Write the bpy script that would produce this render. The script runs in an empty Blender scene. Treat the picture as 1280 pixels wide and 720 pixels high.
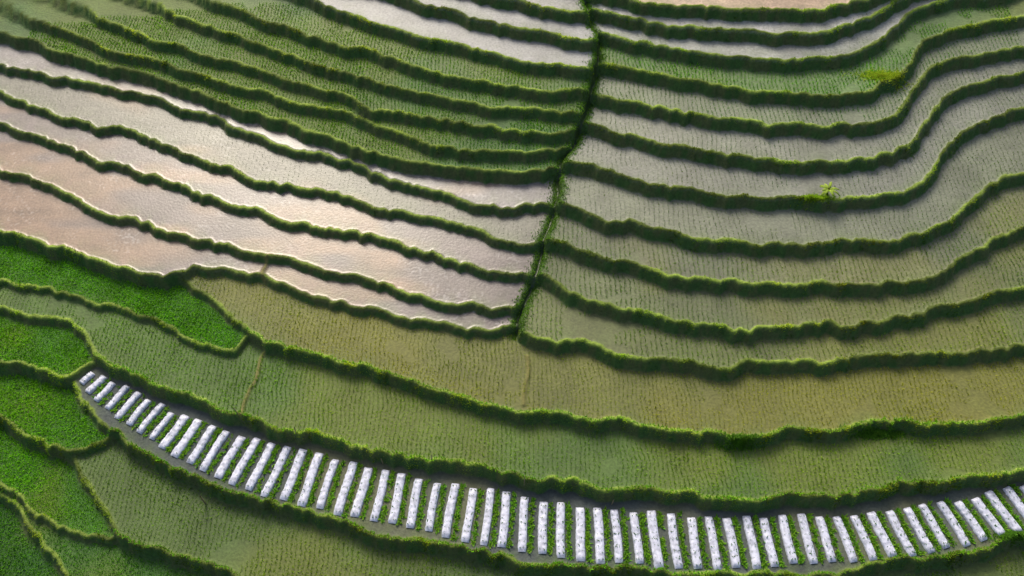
import bpy, math, numpy as np
from mathutils import Vector
rng=np.random.default_rng(7)
scene=bpy.context.scene
# ------------------------------------------------------------ camera
TH=math.radians(35); D=62.0; LENS=30.0
TGT=np.array([0,0,5.0]); CAM=TGT+np.array([0,-D*math.sin(TH),D*math.cos(TH)])
cd=bpy.data.cameras.new("camera"); cam=bpy.data.objects.new("camera",cd); scene.collection.objects.link(cam)
cam.location=CAM; cam.rotation_euler=(TH,0,0); cd.lens=LENS; cd.sensor_width=36; cd.clip_end=3000
scene.camera=cam
def P(u,v,z):
    """survey point: photo bearing + known terrace level -> plan position"""
    a=(u-640)/640*18/LENS; b=-(v-360)/640*18/LENS
    d=np.array([a, math.sin(TH)+b*math.cos(TH), -math.cos(TH)+b*math.sin(TH)])
    t=(z-CAM[2])/d[2]; return CAM[0]+d[0]*t, CAM[1]+d[1]*t
# ------------------------------------------------------------ noise
class VN:
    def __init__(s,seed): s.t=np.random.default_rng(seed).random((256,256))
    def __call__(s,x,y):
        xi=np.floor(x).astype(int); yi=np.floor(y).astype(int); fx=x-xi; fy=y-yi
        fx=fx*fx*(3-2*fx); fy=fy*fy*(3-2*fy); t=s.t
        a=t[xi&255,yi&255]; b=t[(xi+1)&255,yi&255]; c=t[xi&255,(yi+1)&255]; d=t[(xi+1)&255,(yi+1)&255]
        return (a*(1-fx)+b*fx)*(1-fy)+(c*(1-fx)+d*fx)*fy
n1,n2,n3,n4=VN(1),VN(2),VN(3),VN(4)
def fbm(x,y,s=1.0,n=n1): return (n(x*s,y*s)*.5+n(x*s*2.1+9,y*s*2.1)*.28+n(x*s*4.3,y*s*4.3+5)*.22)
def sst(a,b,x):
    t=np.clip((x-a)/(b-a),0,1); return t*t*(3-2*t)
# ------------------------------------------------------------ terrace edges
XS=np.arange(-130,130.01,0.1)
def smooth(y,s=0.45):
    k=int(4*s/0.1); g=np.exp(-.5*((np.arange(-k,k+1)*0.1)/s)**2); g/=g.sum()
    return np.convolve(np.pad(y,k,mode='edge'),g,mode='valid')
def curve(pts,z,sl,sr,seed,wob=1.0):
    w=np.array([P(u,v,z) for u,v in pts]); o=np.argsort(w[:,0]); x=w[o,0]; y=w[o,1]
    xl=[x[0]-60,x[0]-25]; yl=[y[0]-25*sl-10*sl,y[0]-25*sl]; xr=[x[-1]+25,x[-1]+60]; yr=[y[-1]+25*sr,y[-1]+35*sr]
    f=np.interp(XS,np.r_[xl,x,xr],np.r_[yl,y,yr]); f=smooth(f,0.5)
    s=float(seed)
    f=f+wob*((n2(XS*0.42+s*3.1,XS*0+s*1.7)-.5)*.8+(np.abs(n3(XS*.8+s*5.3,XS*0+s)-.5)-.25)*.85+(n4(XS*2.9+s,XS*0+s*2)-.5)*.2)
    return f
R=[ # bottom -> top
[(650,415),(700,428),(760,436),(830,448),(900,459),(980,455),(1050,450),(1120,448),(1200,442),(1280,432)],
[(678,345),(700,362),(740,377),(780,387),(850,402),(930,412),(1010,408),(1080,403),(1140,395),(1200,383),(1240,372),(1280,362)],
[(690,297),(720,317),(780,331),(850,345),(930,353),(1010,356),(1080,354),(1140,349),(1190,335),(1225,311),(1255,293),(1280,284)],
[(700,252),(750,272),(820,288),(900,300),(980,305),(1060,305),(1120,302),(1165,291),(1197,268),(1220,238),(1247,224),(1280,216)],
[(712,200),(750,212),(800,226),(870,240),(950,248),(1030,251),(1100,248),(1142,238),(1166,213),(1182,184),(1202,160),(1237,146),(1280,138)],
[(732,152),(770,166),(820,179),(900,192),(980,201),(1050,202),(1110,195),(1145,181),(1163,150),(1180,124),(1206,108),(1240,98),(1280,92)],
[(742,118),(800,132),(870,146),(950,155),(1020,159),(1080,155),(1122,142),(1143,114),(1159,91),(1186,76),(1225,68),(1280,60)],
[(755,80),(800,89),(870,102),(950,113),(1020,119),(1080,115),(1118,104),(1137,76),(1152,51),(1182,38),(1220,32),(1280,22)],
[(752,42),(800,52),(870,66),(950,75),(1030,74),(1085,61),(1116,35),(1142,12),(1185,0),(1280,-14)],
[(745,14),(800,26),(870,37),(950,43),(1030,40),(1085,25),(1115,5),(1150,-15),(1280,-38)],
[(736,-14),(800,2),(900,9),(1000,12),(1050,9),(1090,-4),(1140,-30),(1280,-60)],
]
RH=[.80]*11
L=[ # bottom -> top
[(0,290),(70,308),(150,332),(205,347),(238,336),(270,334),(330,350),(400,371),(470,392),(540,408),(600,418),(637,412)],
[(0,210),(60,235),(130,265),(200,285),(270,305),(330,322),(400,335),(460,350),(520,368),(570,382),(620,390),(662,380)],
[(0,155),(60,175),(130,205),(200,225),(270,250),(340,270),(410,285),(470,298),(540,318),(600,340),(640,348),(668,342)],
[(0,118),(80,145),(160,165),(230,190),(290,215),(350,232),(420,245),(480,260),(540,272),(600,295),(650,305),(685,298)],
[(0,85),(80,97),(160,115),(240,140),(310,165),(370,190),(430,200),(480,220),(530,235),(580,255),(640,263),(690,258)],
[(0,40),(100,75),(200,100),(260,120),(340,150),(420,175),(480,200),(560,211),(640,215),(705,213)],
[(0,5),(80,40),(150,68),(230,85),(300,110),(380,130),(450,150),(510,173),(600,189),(708,188)],
[(60,-8),(140,30),(210,54),(290,79),(370,103),(430,122),(470,138),(540,150),(620,163),(720,166)],
[(160,-8),(230,23),(300,48),(380,75),(450,97),(530,118),(620,136),(735,142)],
[(245,-8),(330,24),(400,47),(480,72),(560,95),(640,110),(745,118)],
[(380,-6),(450,24),(520,44),(600,65),(680,81),(750,88)],
[(480,-10),(560,14),(620,29),(690,44),(750,50)],
[(560,-20),(620,-2),(690,12),(750,18)],
]
LH=[.5,.52,.52,.52,.55,.85,.66,.66,.66,.7,.75,.75,.75]
M5p=[(0,612),(40,655),(75,700),(100,735),(150,765),(300,800),(640,830),(1280,800)]
M4bp=[(0,600),(40,640),(62,656),(100,668),(130,674),(150,674)]
M4ap=[(92,572),(110,602),(135,642),(152,668),(200,684),(250,702),(300,722),(400,748),(640,780),(960,795),(1280,760)]
M3bp=[(0,520),(40,546),(90,567),(125,556),(145,548)]
M3ap=[(88,470),(104,500),(128,530),(170,561),(225,592),(300,618),(370,639),(440,658),(520,677),(600,693),(680,706),(760,713),(860,719),(960,719),(1060,713),(1150,703),(1210,687),(1280,668)]
M2bp=[(0,455),(50,464),(85,468),(100,458),(115,450),(125,452)]
M2ap=[(0,385),(50,394),(90,403),(106,425),(130,449),(160,463),(200,478),(240,496),(300,518),(350,536),(400,547),(470,559),(540,572),(600,583),(660,596),(740,609),(820,618),(900,624),(1000,620),(1100,610),(1200,599),(1280,584)]
M1bp=[(0,350),(50,358),(100,374),(150,389),(200,405),(240,430),(275,440),(305,432)]
M1ap=[(225,350),(260,372),(290,400),(310,418),(340,430),(400,449),(460,464),(520,480),(580,496),(640,511),(700,520),(780,530),(860,540),(920,545),(1000,539),(1100,528),(1200,530),(1280,520)]
MH=[.6,.42,.42,.42,.5,.36,.52,.38,.42]   # M5 M4b M4a M3b M3a M2b M2a M1b M1a
MZ=np.cumsum(MH); RZ=MZ[-1]+np.cumsum(RH); LZ=MZ[-1]+np.cumsum(LH)
Rf=[curve(p,z,-0.05,0.22,20+i,.85) for i,(p,z) in enumerate(zip(R,RZ))]
Lf=[curve(p,z,-0.36,0.0,50+i,.85) for i,(p,z) in enumerate(zip(L,LZ))]
for k in range(6):
    Rf.append(Rf[-1]+2.6+.6*np.sin(XS*.11+k)); RH.append(.92)
    Lf.append(Lf[-1]+2.6+.6*np.sin(XS*.09+k)); LH.append(.92)
G=0.17
for S in (Rf,Lf):
    for i in range(len(S)-2,-1,-1): S[i]=np.minimum(S[i],S[i+1]-.55)
def mc(p,z,seed): return curve(p,z,-0.22,0.12,seed,.8)
def xj(u,v,z): return P(u,v,z)[0]
def blend(a,b,x0,w=.5):
    t=sst(x0-w,x0+w,XS); return a*(1-t)+b*t
M1a=blend(Lf[0]-G, mc(M1ap,MZ[8],1), xj(228,352,MZ[8]))
xr0=P(655,430,MZ[-1])[0]
top=np.where(XS<xr0,Lf[0],Rf[0]); M1a=np.minimum(M1a,top-G)
M1b=np.minimum(blend(mc(M1bp,MZ[7],2),M1a-G,xj(303,432,MZ[7])),M1a-G)
M2a=np.minimum(mc(M2ap,MZ[6],3),M1b-G)
M2b=np.minimum(blend(mc(M2bp,MZ[5],4),M2a-G,xj(120,451,MZ[5])),M2a-G)
M3a=np.minimum(blend(M2b-G,mc(M3ap,MZ[4],5),xj(88,470,MZ[4])),M2b-G)
M3b=np.minimum(blend(mc(M3bp,MZ[3],6),M3a-G,xj(142,549,MZ[3])),M3a-G)
M4a=np.minimum(blend(M3b-G,mc(M4ap,MZ[2],7),xj(93,574,MZ[2])),M3b-G)
M4b=np.minimum(blend(mc(M4bp,MZ[1],8),M4a-G,xj(148,672,MZ[1])),M4a-G)
M5=np.minimum(mc(M5p,MZ[0],9),M4b-.5)
Mf=[M5,M4b,M4a,M3b,M3a,M2b,M2a,M1b,M1a]
def slopef(f): return np.sqrt(1+smooth(np.gradient(f,0.1),.3)**2)
C=[('M',f,h) for f,h in zip(Mf,MH)]+[('R',f,h) for f,h in zip(Rf,RH)]+[('L',f,h) for f,h in zip(Lf,LH)]
C=[(s,f,h,slopef(f)) for s,f,h in C]
gp=sorted([(P(p[0][0]-7,p[0][1],z)[::-1]) for p,z in zip(R,RZ)]); gy=np.array([a for a,b in gp]); gx=np.array([b for a,b in gp])
def gully(y): return np.interp(y,gy,gx)+(n2(y*.8,y*0+3)-.5)*.5
GEND=gy[0]-.2
RUN=.5
def segs():
    out=[]
    for (a,b,z) in [((661,446),(655,506),MZ[8]),((330,438),(299,516),MZ[7]),((336,326),(329,349),LZ[0])]:
        out.append((np.array(P(*a,z)),np.array(P(*b,z))))
    return out
SEG=segs()
def field(x,y):
    z0=np.zeros_like(x); zs={'M':z0.copy(),'L':z0.copy(),'R':z0.copy()}
    g=gully(y); side=sst(-.25,.25,x-g)
    wall=z0.copy(); lip=z0.copy(); toe=z0.copy(); zone={'M':np.zeros(x.shape,int),'L':np.zeros(x.shape,int),'R':np.zeros(x.shape,int)}
    near_lip=z0.copy()
    jit=(fbm(x,y,1.3,n3)-.5)*.24
    for s,f,h,sf in C:
        fy=np.interp(x,XS,f); q=np.interp(x,XS,sf); d=(y-fy)/q+jit; run=RUN*h+.05
        near=np.abs(d)<3
        st=np.clip((d+run)/run,0,1); st=st*st*(3-2*st)*.55+st*.45
        wgt=1.0 if s=='M' else (side if s=='R' else 1-side)
        bund=np.where(near,np.exp(-((d-.12)/.13)**2),0)
        zs[s]+=h*st+.06*bund
        zone[s]+=(d>-run*.5)
        w=np.where(near,sst(-run-.1,-run+.04,d)*(1-sst(-.12,.0,d)),0)*wgt
        wall=np.maximum(wall,w); lip=np.maximum(lip,np.where(near,sst(-.14,-.04,d)*(1-sst(.16,.27,d)),0)*wgt)
        toe=np.maximum(toe,np.where(near,np.exp(-((d+run+.12)/.18)**2),0)*wgt)
        near_lip=np.maximum(near_lip,np.where(near&(d>0),np.exp(-np.maximum(d,0)/.55),0)*wgt)
    z=zs['M']+zs['L']*(1-side)+zs['R']*side
    gm=np.exp(-((x-g)/.20)**2)*sst(GEND-.3,GEND+.5,y)
    gm2=np.exp(-((x-g)/.5)**4)*sst(GEND-.3,GEND+.5,y)
    z=z-.3*gm
    sg=z0.copy()
    for a,b in SEG:
        ab=b-a; t=np.clip(((x-a[0])*ab[0]+(y-a[1])*ab[1])/(ab@ab),0,1)
        wob=(n3(y*1.2,y*0)-.5)*.4
        dd=np.hypot(x-a[0]-t*ab[0]+wob,y-a[1]-t*ab[1]); sg=np.maximum(sg,np.exp(-(dd/.14)**2))
    z=z+.12*sg
    z=z+(wall*.5+lip*.3)*(fbm(x,y,3.,n4)-.5)*.3
    return z,zone,side,wall,lip,toe,gm,gm2,sg,near_lip
# ------------------------------------------------------------ zone colours
mauve=(.142,.119,.113); orange_refl=(.30,.19,.11)
MG=[((.05,.12,.025),0),((.055,.13,.03),0),((.05,.14,.02),0),((.075,.12,.03),.3),((.05,.14,.02),0),((.07,.085,.08),.15),
    ((.05,.14,.02),0),((.08,.14,.03),.3),((.05,.14,.02),0)]
AG=((.13,.14,.035),.35)
RG=[((.11,.13,.045),.45),((.12,.14,.065),.45),((.135,.15,.09),.5),((.17,.185,.13),.6),((.195,.205,.165),.64),((.205,.215,.17),.64),((.175,.20,.13),.6),((.11,.18,.06),.45),
    ((.28,.29,.26),.72),((.33,.33,.31),.72),((.42,.31,.22),.85)]+[((.14,.17,.10),.5)]*6
LG=[(mauve,.9),(mauve,.9),(mauve,.9),((.135,.135,.105),.8),((.165,.155,.155),.88),((.06,.13,.03),.3),((.055,.125,.025),.3),((.06,.13,.03),.3),((.07,.14,.035),.3),
    ((.09,.16,.05),.35),((.27,.275,.27),.62),((.27,.275,.27),.62),((.27,.27,.26),.62)]+[((.12,.18,.07),.5)]*6
def groundcol(x,y,zone,side):
    Mtab=np.array([[*(.03,.09,.018),0]]+[[*MG[k][0],MG[k][1]] for k in [1,2,3,4,5,6,7,8]]+[[*AG[0],AG[1]]])
    mz=np.clip(zone['M'],0,9); T=Mtab[mz]
    Rt=np.array([[*AG[0],AG[1]]]+[[*c,w] for c,w in RG]); Lt=np.array([[*AG[0],AG[1]]]+[[*c,w] for c,w in LG])
    sel=(mz==9)
    TR=Rt[np.clip(zone['R'],0,len(Rt)-1)]; TL=Lt[np.clip(zone['L'],0,len(Lt)-1)]
    s=side[...,None]; TT=TL*(1-s)+TR*s
    T=np.where(sel[...,None],TT,T)
    return T[...,:3].copy(),T[...,3].copy()
# ------------------------------------------------------------ terrain mesh
def axis(a,b,st,outer):
    core=np.arange(a,b,st); g=[];s=st;p=0
    while p<outer: s=min(s*1.18,25); p+=s; g.append(p)
    g=np.array(g); return np.r_[a-g[::-1],core,core[-1]+g]
ax=axis(-43,43,.085,400); ay=axis(-24,25,.066,400)
X,Y=np.meshgrid(ax,ay)
Z,zone,side,wall,lip,toe,gm,gm2,sg,nlip=field(X,Y)
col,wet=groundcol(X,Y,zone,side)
mud=(wet>.7)
lo=fbm(X,Y,.09,n2); mid=fbm(X,Y,.35,n3); fine=fbm(X,Y,1.6,n4)
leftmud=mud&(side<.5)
o=sst(.49,.68,fbm(X*.6+Y*.25,Y*1.4,.13,n3))[...,None]*leftmud[...,None]*.6  # orange cloud reflections painted into the mud of the left paddies
col=col*(1-o)+np.array(orange_refl)*o
streak=fbm(X*.5,Y*2.4,.5,n1)
col*=(1+(mid-.5)*.6+(streak-.5)*.55*mud+(fine-.5)*.3)[...,None]
# scum and bits of straw floating on the flooded mud
sp=sst(.70,.80,n4(X*6.1,Y*6.1))*sst(.5,.7,fbm(X,Y,.4,n1))*mud; col=col+sp[...,None]*.10
g=sst(.42,.68,lo)[...,None]*(wet<.55)[...,None]
col=col*(1-g*.3)+np.array((.22,.21,.03))*.3*g  # golden patches of dappled sunlight painted into the drier field colour
ng=(nlip*sst(.3,.65,fbm(X,Y,.8,n1)))[...,None]*.7; col=col*(1-ng)+np.array((.11,.17,.035))*ng
vgl=(.55+.9*sst(.3,.7,fbm(X,Y,.16,n3)))
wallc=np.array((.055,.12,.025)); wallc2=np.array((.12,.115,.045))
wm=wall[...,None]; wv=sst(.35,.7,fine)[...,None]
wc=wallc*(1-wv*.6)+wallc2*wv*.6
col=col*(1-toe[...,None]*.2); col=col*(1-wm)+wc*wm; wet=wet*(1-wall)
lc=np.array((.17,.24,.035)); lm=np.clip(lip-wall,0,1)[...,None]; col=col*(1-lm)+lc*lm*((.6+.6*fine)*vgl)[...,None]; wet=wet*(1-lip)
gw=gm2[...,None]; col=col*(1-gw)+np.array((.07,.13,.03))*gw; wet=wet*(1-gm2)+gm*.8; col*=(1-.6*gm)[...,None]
col=col*(1-sg[...,None])+np.array((.17,.16,.05))*sg[...,None]; wet*=1-sg
ny,nx=X.shape
def mesh_from(name,verts,faces,k,colr=None,smooth_=False):
    me=bpy.data.meshes.new(name); nv=len(verts); nf=len(faces)
    me.vertices.add(nv); me.vertices.foreach_set('co',verts.astype(np.float32).ravel())
    me.loops.add(nf*k); me.loops.foreach_set('vertex_index',faces.astype(np.int32).ravel())
    me.polygons.add(nf); me.polygons.foreach_set('loop_start',np.arange(nf,dtype=np.int32)*k)
    me.polygons.foreach_set('use_smooth',np.full(nf,smooth_))
    me.update(calc_edges=True)
    if colr is not None:
        a=me.color_attributes.new('Col','FLOAT_COLOR','POINT'); a.data.foreach_set('color',np.clip(colr,0,1).astype(np.float32).ravel())
    ob=bpy.data.objects.new(name,me); scene.collection.objects.link(ob); return ob
idx=np.arange(ny*nx).reshape(ny,nx)
F=np.stack([idx[:-1,:-1],idx[:-1,1:],idx[1:,1:],idx[1:,:-1]],-1).reshape(-1,4)
V=np.stack([X,Y,Z],-1).reshape(-1,3)
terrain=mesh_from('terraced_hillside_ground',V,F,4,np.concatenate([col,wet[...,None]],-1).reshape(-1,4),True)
# ------------------------------------------------------------ materials
def newmat(n):
    m=bpy.data.materials.new(n); m.use_nodes=True; t=m.node_tree; t.nodes.clear(); return m,t,t.nodes,t.links
m,t,N,K=newmat('terrace_soil_water')
out=N.new('ShaderNodeOutputMaterial'); bs=N.new('ShaderNodeBsdfPrincipled'); at=N.new('ShaderNodeAttribute'); at.attribute_name='Col'
tc=N.new('ShaderNodeTexCoord')
na=N.new('ShaderNodeTexNoise'); na.inputs['Scale'].default_value=5.5; na.inputs['Detail'].default_value=6; K.new(tc.outputs['Object'],na.inputs['Vector'])
mr=N.new('ShaderNodeMapRange'); mr.inputs[1].default_value=.25; mr.inputs[2].default_value=.75; mr.inputs[3].default_value=.72; mr.inputs[4].default_value=1.28
K.new(na.outputs[0],mr.inputs[0])
mx=N.new('ShaderNodeVectorMath'); mx.operation='SCALE'; K.new(at.outputs['Color'],mx.inputs[0]); K.new(mr.outputs[0],mx.inputs['Scale'])
K.new(mx.outputs[0],bs.inputs['Base Color'])
rr=N.new('ShaderNodeMapRange'); rr.inputs[3].default_value=.95; rr.inputs[4].default_value=.26; K.new(at.outputs['Alpha'],rr.inputs[0]); K.new(rr.outputs[0],bs.inputs['Roughness'])
bp=N.new('ShaderNodeBump'); bp.inputs['Distance'].default_value=.05
br=N.new('ShaderNodeMapRange'); br.inputs[3].default_value=.9; br.inputs[4].default_value=.12; K.new(at.outputs['Alpha'],br.inputs[0]); K.new(br.outputs[0],bp.inputs['Strength'])
K.new(na.outputs[0],bp.inputs['Height']); K.new(bp.outputs[0],bs.inputs['Normal']); K.new(bs.outputs[0],out.inputs[0])
terrain.data.materials.append(m)
def leafmat(name,tr=.45):
    m,t,N,K=newmat(name); out=N.new('ShaderNodeOutputMaterial'); at=N.new('ShaderNodeAttribute'); at.attribute_name='Col'
    d=N.new('ShaderNodeBsdfDiffuse'); r=N.new('ShaderNodeBsdfTranslucent'); s=N.new('ShaderNodeMixShader'); s.inputs[0].default_value=tr
    K.new(at.outputs['Color'],d.inputs[0]); K.new(at.outputs['Color'],r.inputs[0]); K.new(d.outputs[0],s.inputs[1]); K.new(r.outputs[0],s.inputs[2]); K.new(s.outputs[0],out.inputs[0]); return m
LEAF=leafmat('grass_blade')
# ------------------------------------------------------------ tuft builder
def tufts(name,pos,size,colr,B=4,width=.2,lean=.6,leandir=None,mat=LEAF):
    n=len(pos); p=np.repeat(pos,B,0); s=np.repeat(size,B)*rng.uniform(.6,1.25,n*B); c=np.repeat(colr,B,0)
    a=rng.uniform(0,2*np.pi,n*B); le=rng.uniform(.2,1.,n*B)*lean*1.5
    dx=np.cos(a)*np.sin(le); dy=np.sin(a)*np.sin(le); dz=np.cos(le)
    if leandir is not None:
        ld=np.repeat(leandir,B,0); dx+=ld[:,0]; dy+=ld[:,1]
    w=s*width*.5
    px=-np.sin(a)*w; py=np.cos(a)*w
    off=np.stack([np.cos(a),np.sin(a),a*0],-1)*(s*.08)[:,None]; p=p+off
    v0=p+np.stack([px,py,px*0-.02],-1); v1=p-np.stack([px,py,px*0+.02],-1); v2=p+np.stack([dx,dy,dz],-1)*s[:,None]
    V=np.stack([v0,v1,v2],1).reshape(-1,3)
    vv=rng.uniform(.75,1.25,n*B)[:,None]; c=c*vv
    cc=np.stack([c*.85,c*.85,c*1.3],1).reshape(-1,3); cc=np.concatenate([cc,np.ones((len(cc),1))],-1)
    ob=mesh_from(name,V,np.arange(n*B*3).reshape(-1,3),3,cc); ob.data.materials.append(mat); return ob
# ------------------------------------------------------------ rice seedlings
def rows(flo,fup,sq_lo,sq_up,hup,dx,dy,x0=-42,x1=42,margin=.28):
    xs=np.arange(x0,x1,dx); lo=np.interp(xs,XS,flo)+margin*np.interp(xs,XS,sq_lo); up=np.interp(xs,XS,fup)-(RUN*hup+.14)*np.interp(xs,XS,sq_up)
    K_=int(max(0,(np.clip(up,-26,27)-np.clip(lo,-26,27)).max()/dy))+1
    k=np.arange(K_)
    xx=np.repeat(xs[:,None],K_,1); t=(k*dy)[None,:]
    gap=np.maximum(up-lo,.01)[:,None]
    yy=lo[:,None]+t+0*gap; ok=(t<=gap+.01)&(yy<26)&(yy>-25)
    return xx[ok],yy[ok]
zones=[]
def addz(kind,flo,fup,hup,side,**k): zones.append((kind,flo,fup,hup,side,k))
SQ={id(f):sf for s,f,h,sf in C}
addz('dark',M5-8,M5,.7,None); addz('dark',M5,M4b,.5,None); addz('bright',M4b,M4a,.5,None); addz('C',M4a,M3b,.5,None); addz('bright',M3b,M3a,.55,None)
addz('bright',M2b,M2a,.65,None); addz('B',M2a,M1b,.45,None); addz('bright',M1b,M1a,.5,None)
addz('A',M1a,Lf[0],LH[0],'A_L'); addz('A',M1a,Rf[0],RH[0],'A_R')
rk=['R1','R2','R2','R3','R3','R3','R4','R5','pale','pale',None]
for i,kd in enumerate(rk):
    if kd: addz(kd,Rf[i],Rf[i+1],RH[i+1],'R')
lk=[None,None,None,'sparse',None,'LG','LG','LG','LG','LG2',None,None,None]
for i,kd in enumerate(lk):
    if kd: addz(kd,Lf[i],Lf[i+1],LH[i+1],'L')
ST={ #  dx  dy  size  blades colour  keep width
'bright':(.15,.15,.19,4,(.155,.42,.018),1,.42),
'dark':(.17,.17,.19,4,(.09,.27,.02),1,.38),
'C':(.30,.13,.15,4,(.16,.31,.02),1,.36),
'B':(.30,.13,.15,4,(.18,.37,.02),1,.36),
'A':(.30,.14,.14,4,(.27,.36,.02),.98,.34),
'R1':(.34,.13,.14,4,(.19,.34,.025),.98,.34),
'R2':(.34,.13,.13,4,(.15,.29,.03),.96,.32),
'R3':(.36,.14,.105,4,(.11,.22,.04),.93,.30),
'R4':(.34,.13,.13,4,(.11,.28,.03),.96,.32),
'R5':(.30,.14,.17,4,(.15,.40,.022),.98,.38),
'pale':(.38,.17,.08,3,(.13,.22,.06),.75,.28),
'sparse':(.34,.2,.09,3,(.11,.20,.04),.7,.26),
'LG':(.27,.13,.18,4,(.13,.34,.02),.98,.38),
'LG2':(.28,.13,.17,4,(.16,.36,.03),.98,.38)}
acc={}
for kind,flo,fup,hup,sd,k in zones:
    dx,dy,sz,B,c,keep,w=ST[kind]
    x,y=rows(flo,fup,SQ.get(id(flo),np.ones_like(XS)),SQ[id(fup)],hup,dx,dy)
    g=gully(y)
    if sd=='R': ok=x>g+.5
    elif sd=='L': ok=x<g-.5
    elif sd=='A_L': ok=x<=xr0
    elif sd=='A_R': ok=x>xr0
    else: ok=np.ones(len(x),bool)
    dens=fbm(x,y,.22,n4)
    ok&=(rng.random(len(x))<keep)&((dens>.27)|(kind in('bright','dark')))
    x=x[ok]; y=y[ok]
    if kind not in('bright','dark'): x=x+(n2(x*.25,y*.7)-.5)*.35
    x=x+rng.normal(0,.018,len(x)); y=y+rng.normal(0,.03,len(x))
    vig=.55+.9*fbm(x,y,.3,n2)
    s=sz*vig*rng.uniform(.8,1.2,len(x))
    sun_yel=sst(.42,.68,fbm(x,y,.09,n2))[:,None]  # seedlings yellowed in the same patches, dappled sunlight put into leaf colour
    cc=np.array(c)[None]*(1-.45*sun_yel)+np.array((c[0]*1.7+.02,c[1]*1.2+.01,c[2]*.8))[None]*.45*sun_yel
    cc=cc*(.65+.7*fbm(x,y,.6,n3))[:,None]
    acc.setdefault((B,w),[]).append((x,y,s,cc))
k_=0
for (B,w),lst in acc.items():
    x=np.concatenate([a[0] for a in lst]); y=np.concatenate([a[1] for a in lst]); s=np.concatenate([a[2] for a in lst]); cc=np.concatenate([a[3] for a in lst])
    z=field(x,y)[0]
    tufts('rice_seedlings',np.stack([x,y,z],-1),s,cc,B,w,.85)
    k_+=len(x)
print('rice tufts',k_)
# ------------------------------------------------------------ bund + wall grass
px=[];py=[];ps=[];pc=[];pl=[]
for ci,(s,f,h,sf) in enumerate(C):
    n=int(84*np.mean(sf[(XS>-42)&(XS<42)])*(44+34*h))
    if s!='M': n//=2
    if s=='R': x=rng.uniform(-2,42,n)
    elif s=='L': x=rng.uniform(-42,9,n)
    else: x=rng.uniform(-42,42,n)
    q=np.interp(x,XS,sf); run=RUN*h+.05
    u=rng.random(n)
    d=np.where(u<.62,rng.uniform(-.15,.20,n),rng.uniform(-run-.0,0,n))
    y=np.interp(x,XS,f)+d*q
    ok=(y<26)&(y>-25); g=gully(y)
    if s=='R': ok&=x>g
    if s=='L': ok&=x<g
    jit=(fbm(x,y,1.3,n3)-.5)*.24; y=y-jit*q
    cl=fbm(x,y,.9,n1); ok&=rng.random(n)<np.clip(.35+1.35*(cl-.25),0,1)
    mudw=1.0
    if s=='L' and (ci-len(Mf)-len(Rf))<6: mudw=.5; ok&=rng.random(n)<.6
    x,y,d,cl=x[ok],y[ok],d[ok],cl[ok]
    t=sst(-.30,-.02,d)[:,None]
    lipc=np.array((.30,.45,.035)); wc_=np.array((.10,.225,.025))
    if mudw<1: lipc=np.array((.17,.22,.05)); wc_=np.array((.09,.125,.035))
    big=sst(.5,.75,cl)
    sun_yel=sst(.42,.68,fbm(x,y,.09,n2))[:,None]  # edge grass carries the painted golden sunlight patches too
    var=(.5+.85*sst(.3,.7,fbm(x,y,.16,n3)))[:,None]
    c=(lipc*(1+.5*sun_yel*np.array((1,.4,0)))*var)*t+wc_*(1-t); c=c*(.5+1.0*fbm(x,y,1.7,n4))[:,None]
    px.append(x);py.append(y);pc.append(c);ps.append((.06+.06*big)*mudw**.5*rng.uniform(.7,1.3,len(x)))
    sl=np.gradient(f,.1); ss=np.interp(x,XS,smooth(sl,.3)); nn=np.hypot(ss,1)
    out_=(1-t[:,0])*.3
    pl.append(np.stack([ss/nn*out_,-1/nn*out_],-1))
x=np.concatenate(px);y=np.concatenate(py);z=field(x,y)[0]
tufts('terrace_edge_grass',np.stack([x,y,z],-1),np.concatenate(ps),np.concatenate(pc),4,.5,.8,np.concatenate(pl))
print('edge tufts',len(x))
n=7000; y=rng.uniform(GEND,25,n); x=gully(y)+rng.normal(0,.36,n); ok=np.abs(x-gully(y))>.12; x=x[ok];y=y[ok]; z=field(x,y)[0]
c=np.array((.16,.33,.03))*(.5+.9*fbm(x,y,1.2,n4))[:,None]
tufts('gully_weeds',np.stack([x,y,z],-1),rng.uniform(.07,.16,len(x)),c,4,.4,.8)
def clump(name,u,v,z,rx,ry,hh,n,c):
    cx,cy=P(u,v,z); r=np.abs(rng.normal(0,.5,n)); a=rng.uniform(0,6.283,n); x=cx+rx*r*np.cos(a); y=cy+ry*r*np.sin(a)
    zz=field(x,y)[0]+hh*np.clip(1-r,0,1)*rng.uniform(.2,1,n)*(.2+1.6*fbm(x,y,1.4,n2))
    cc=np.array(c)*(.6+.7*fbm(x,y,2.,n3))[:,None]
    return tufts(name,np.stack([x,y,zz],-1),rng.uniform(.09,.18,n),cc,4,.45,1.1)
for a in [(925,550,MZ[8],1.6,.45,.2,900),(1100,536,MZ[8],2.4,.45,.2,1200),(1265,670,MZ[4],1.6,.4,.2,800)]:
    clump('bush',*a[:7],(.13,.29,.03))
clump('bush',1105,95,RZ[7],2.4,.8,.05,1800,(.42,.54,.04))  # low lime clump, sunlit glow of the bend's grass painted into its colour
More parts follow.
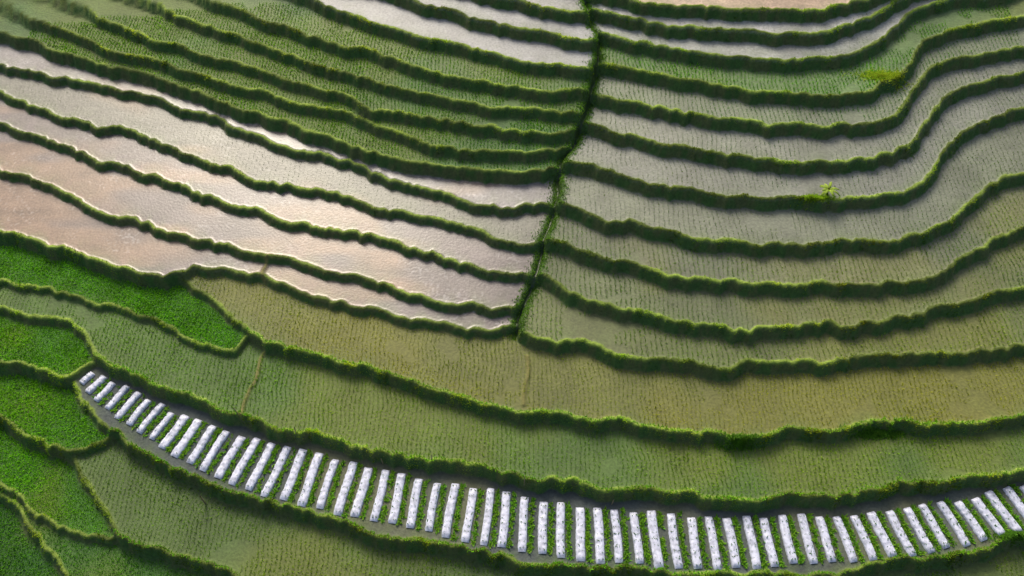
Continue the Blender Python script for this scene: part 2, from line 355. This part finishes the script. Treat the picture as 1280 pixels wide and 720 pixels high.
# ------------------------------------------------------------ mulched beds
Tt=[(104,462),(150,476),(215,514),(312,547),(412,571),(508,594),(610,611),(693,629),(800,639),(890,646),(990,644),(1085,641),(1180,629),(1275,607),(1370,582)]
Bt=[(92,472),(123,505),(186,551),(277,606),(390,636),(495,658),(600,680),(693,698),(808,708),(903,713),(1005,706),(1115,699),(1215,682),(1315,655),(1410,625)]
zb=MZ[4]
tw=np.array([P(u,v,zb) for u,v in Tt]); bw=np.array([P(u,v,zb) for u,v in Bt])
par=np.arange(len(Tt)); S=np.linspace(0,len(Tt)-1,1500)
tp=np.stack([smooth(np.interp(S,par,tw[:,i]),3.) for i in (0,1)],-1); bo=np.stack([smooth(np.interp(S,par,bw[:,i]),3.) for i in (0,1)],-1)
midp=(tp+bo)/2; cum=np.r_[0,np.cumsum(np.hypot(*np.diff(midp,axis=0).T))]
bv=[];bf=[];vp=[];vs=[];vc=[];base=0
pos=[.45]
while pos[-1]<cum[-1]-1.3: pos.append(pos[-1]+(1.0+.2*min(1,pos[-1]/18)))
for bi,c0 in enumerate(pos):
    c0=c0+rng.normal(0,.035)
    a=np.array([np.interp(c0,cum,bo[:,0]),np.interp(c0,cum,bo[:,1])]); b=np.array([np.interp(c0,cum,tp[:,0]),np.interp(c0,cum,tp[:,1])])
    dvec=b-a; Ln=np.hypot(*dvec)+1e-6; dvec/=Ln; a=a-dvec*rng.uniform(-.12,.12); b=b+dvec*rng.uniform(-.22,.1); nrm=np.array([-dvec[1],dvec[0]]); b=b+nrm*rng.normal(0,.03)
    nl=26; prof=[(-.31,-.03),(-.29,.10),(-.23,.175),(-.11,.20),(0,.205),(.11,.20),(.23,.175),(.29,.10),(.31,-.03)]
    wsc=rng.uniform(.86,1.02)*(0.85 if bi<8 else 1)
    for j in range(nl):
        tt=j/(nl-1); e=min(1,min(tt,1-tt)*14+.25); pp=a+(b-a)*tt+nrm*.03*math.sin(tt*5+bi)
        for k,(q,hq) in enumerate(prof):
            wr=rng.normal(0,.014)
            xy=pp+nrm*(q*wsc*(.85+.15*e)+wr*.8); bv.append((xy[0],xy[1],zb+max(hq*e,-.03)+wr*(hq>0)))
    np_=len(prof)
    for j in range(nl-1):
        for k in range(np_-1):
            i0=base+j*np_+k; bf.append((i0,i0+1,i0+1+np_,i0+np_))
    base+=nl*np_
    Lb=np.hypot(*(b-a)); green=np.clip((bi/len(pos)-.15)*1.3+.35,0,1)
    for j in range(int(Lb/.4)):
        for sgn in(-1,1):
            pp=a+(b-a)*((j+.6)*.4/Lb)+nrm*.12*sgn; vp.append((pp[0],pp[1],zb+.19)); vs.append(rng.uniform(.06,.15)*(.6+green*.5)); vc.append((.08,.2,.03))
    for j in range(int(Lb/.04)):
        if rng.random()<.4+.6*green and n1(np.array([c0*2.]),np.array([j*.1]))[0]>.12:
            pp=a+(b-a)*(j*.04/Lb)+nrm*(-.5+rng.normal(0,.08)); vp.append((pp[0],pp[1],zb+.03)); vs.append(rng.uniform(.1,.26)); vc.append((.14+.07*rng.random(),.38,.03))
beds=mesh_from('plastic_mulched_beds',np.array(bv),np.array(bf),4,None,True)
m,t,N,K=newmat('silver_mulch_film'); out=N.new('ShaderNodeOutputMaterial'); bs=N.new('ShaderNodeBsdfPrincipled'); tc=N.new('ShaderNodeTexCoord')
na=N.new('ShaderNodeTexNoise'); na.inputs['Scale'].default_value=4; na.inputs['Detail'].default_value=8; K.new(tc.outputs['Object'],na.inputs['Vector'])
cr=N.new('ShaderNodeValToRGB'); cr.color_ramp.elements[0].position=.30; cr.color_ramp.elements[0].color=(.36,.38,.47,1); cr.color_ramp.elements[1].position=.58; cr.color_ramp.elements[1].color=(.66,.69,.83,1)
K.new(na.outputs[0],cr.inputs[0]); K.new(cr.outputs[0],bs.inputs['Base Color']); bs.inputs['Roughness'].default_value=.4
bp=N.new('ShaderNodeBump'); bp.inputs['Strength'].default_value=.5; bp.inputs['Distance'].default_value=.04; K.new(na.outputs[0],bp.inputs['Height']); K.new(bp.outputs[0],bs.inputs['Normal']); K.new(bs.outputs[0],out.inputs[0])
beds.data.materials.append(m)
tufts('vegetable_plants',np.array(vp),np.array(vs),np.array(vc),5,.55,1.)
print('beds',len(pos))
# ------------------------------------------------------------ banana plant
def banana(u,v,z):
    cx,cy=P(u,v,z); z0=float(field(np.array([cx]),np.array([cy]))[0][0])
    vs_=[];fs=[];cs=[]
    for j in range(6):
        for k in range(8):
            r=.11*(1-j*.1); a=k*math.pi/4; vs_.append((cx+r*math.cos(a),cy+r*math.sin(a),z0-.1+j*.16)); cs.append((.12,.14,.04,1))
    for j in range(5):
        for k in range(8): fs.append((j*8+k,j*8+(k+1)%8,(j+1)*8+(k+1)%8,(j+1)*8+k))
    for li in range(13):
        a=li*2.4+rng.uniform(-.2,.2); Ln=rng.uniform(.75,1.15); el=rng.uniform(.5,1.1); n=10; b0=len(vs_); tone=rng.uniform(.75,1.2)
        for j in range(n):
            t=j/(n-1); r=t*Ln*math.cos(el*.7); zz=z0+.5+Ln*(t*math.sin(el)-.75*t*t); w=.10*math.sin(math.pi*min(1,t*.93+.07))**.6
            for q,dz in((-1,-.04),(0,0.02),(1,-.04)):
                vs_.append((cx+r*math.cos(a)-q*w*math.sin(a),cy+r*math.sin(a)+q*w*math.cos(a),zz+dz+rng.normal(0,.008))); cs.append((.36*tone,.52*tone,.06,1) if q else (.42,.55,.1,1))
        for j in range(n-1):
            for k in range(2):
                i0=b0+j*3+k; fs.append((i0,i0+1,i0+4,i0+3))
    ob=mesh_from('banana_plant',np.array(vs_),np.array(fs),4,np.array(cs),True); ob.data.materials.append(leafmat('banana_leaf',.4))
banana(1033,243,RZ[4])
clump('bush',1020,248,RZ[4],1.3,.35,.12,800,(.34,.52,.03))
# ------------------------------------------------------------ bamboo stakes / pole
m,t,N,K=newmat('bamboo'); out=N.new('ShaderNodeOutputMaterial'); bs=N.new('ShaderNodeBsdfPrincipled'); wv=N.new('ShaderNodeTexNoise'); wv.inputs['Scale'].default_value=9
cr=N.new('ShaderNodeValToRGB'); cr.color_ramp.elements[0].color=(.12,.09,.05,1); cr.color_ramp.elements[1].color=(.35,.28,.17,1); K.new(wv.outputs[0],cr.inputs[0]); K.new(cr.outputs[0],bs.inputs['Base Color']); K.new(bs.outputs[0],out.inputs[0])
def stake(u,v,z,hh=1.1,r=.035):
    cx,cy=P(u,v,z); z0=float(field(np.array([cx]),np.array([cy]))[0][0]); vs_=[];fs=[]; lx,ly=rng.normal(0,.08,2)
    lv=[0,.3,.32,.34,.62,.64,.66,1.]; rr_=[1,1,1.2,1,.95,1.15,.95,.85]
    for q,f_ in zip(lv,rr_):
        for k in range(7):
            a=k*2*math.pi/7; vs_.append((cx+lx*q*hh+r*f_*math.cos(a),cy+ly*q*hh+r*f_*math.sin(a),z0-.15+q*hh))
    for j in range(len(lv)-1):
        for k in range(7): fs.append((j*7+k,j*7+(k+1)%7,(j+1)*7+(k+1)%7,(j+1)*7+k))
    ob=mesh_from('bamboo_stake',np.array(vs_),np.array(fs),4,None,True); ob.data.materials.append(m)
for u,v in [(372,546),(478,577),(540,580),(655,607),(765,628),(300,522)]: stake(u,v,MZ[5],1.0)
stake(257,630,MZ[2],1.5,.06)
# ------------------------------------------------------------ light
el=math.radians(39); az=math.radians(-16)
w=bpy.data.worlds.new("World"); scene.world=w; w.use_nodes=True; nt=w.node_tree; bg=nt.nodes['Background']; sky=nt.nodes.new('ShaderNodeTexSky'); sky.sky_type='NISHITA'; sky.sun_disc=False
sky.sun_elevation=el; sky.sun_rotation=az; sky.dust_density=6; nt.links.new(sky.outputs[0],bg.inputs[0]); bg.inputs[1].default_value=.15
sd=bpy.data.lights.new('sun','SUN'); so=bpy.data.objects.new('sun',sd); scene.collection.objects.link(so); sd.energy=2.6; sd.angle=math.radians(18); sd.color=(1,.92,.78)
dv=Vector((math.sin(az)*math.cos(el),math.cos(az)*math.cos(el),math.sin(el))); so.rotation_euler=dv.to_track_quat('Z','Y').to_euler()
scene.view_settings.view_transform='Standard'; scene.view_settings.look='None'; scene.view_settings.exposure=0
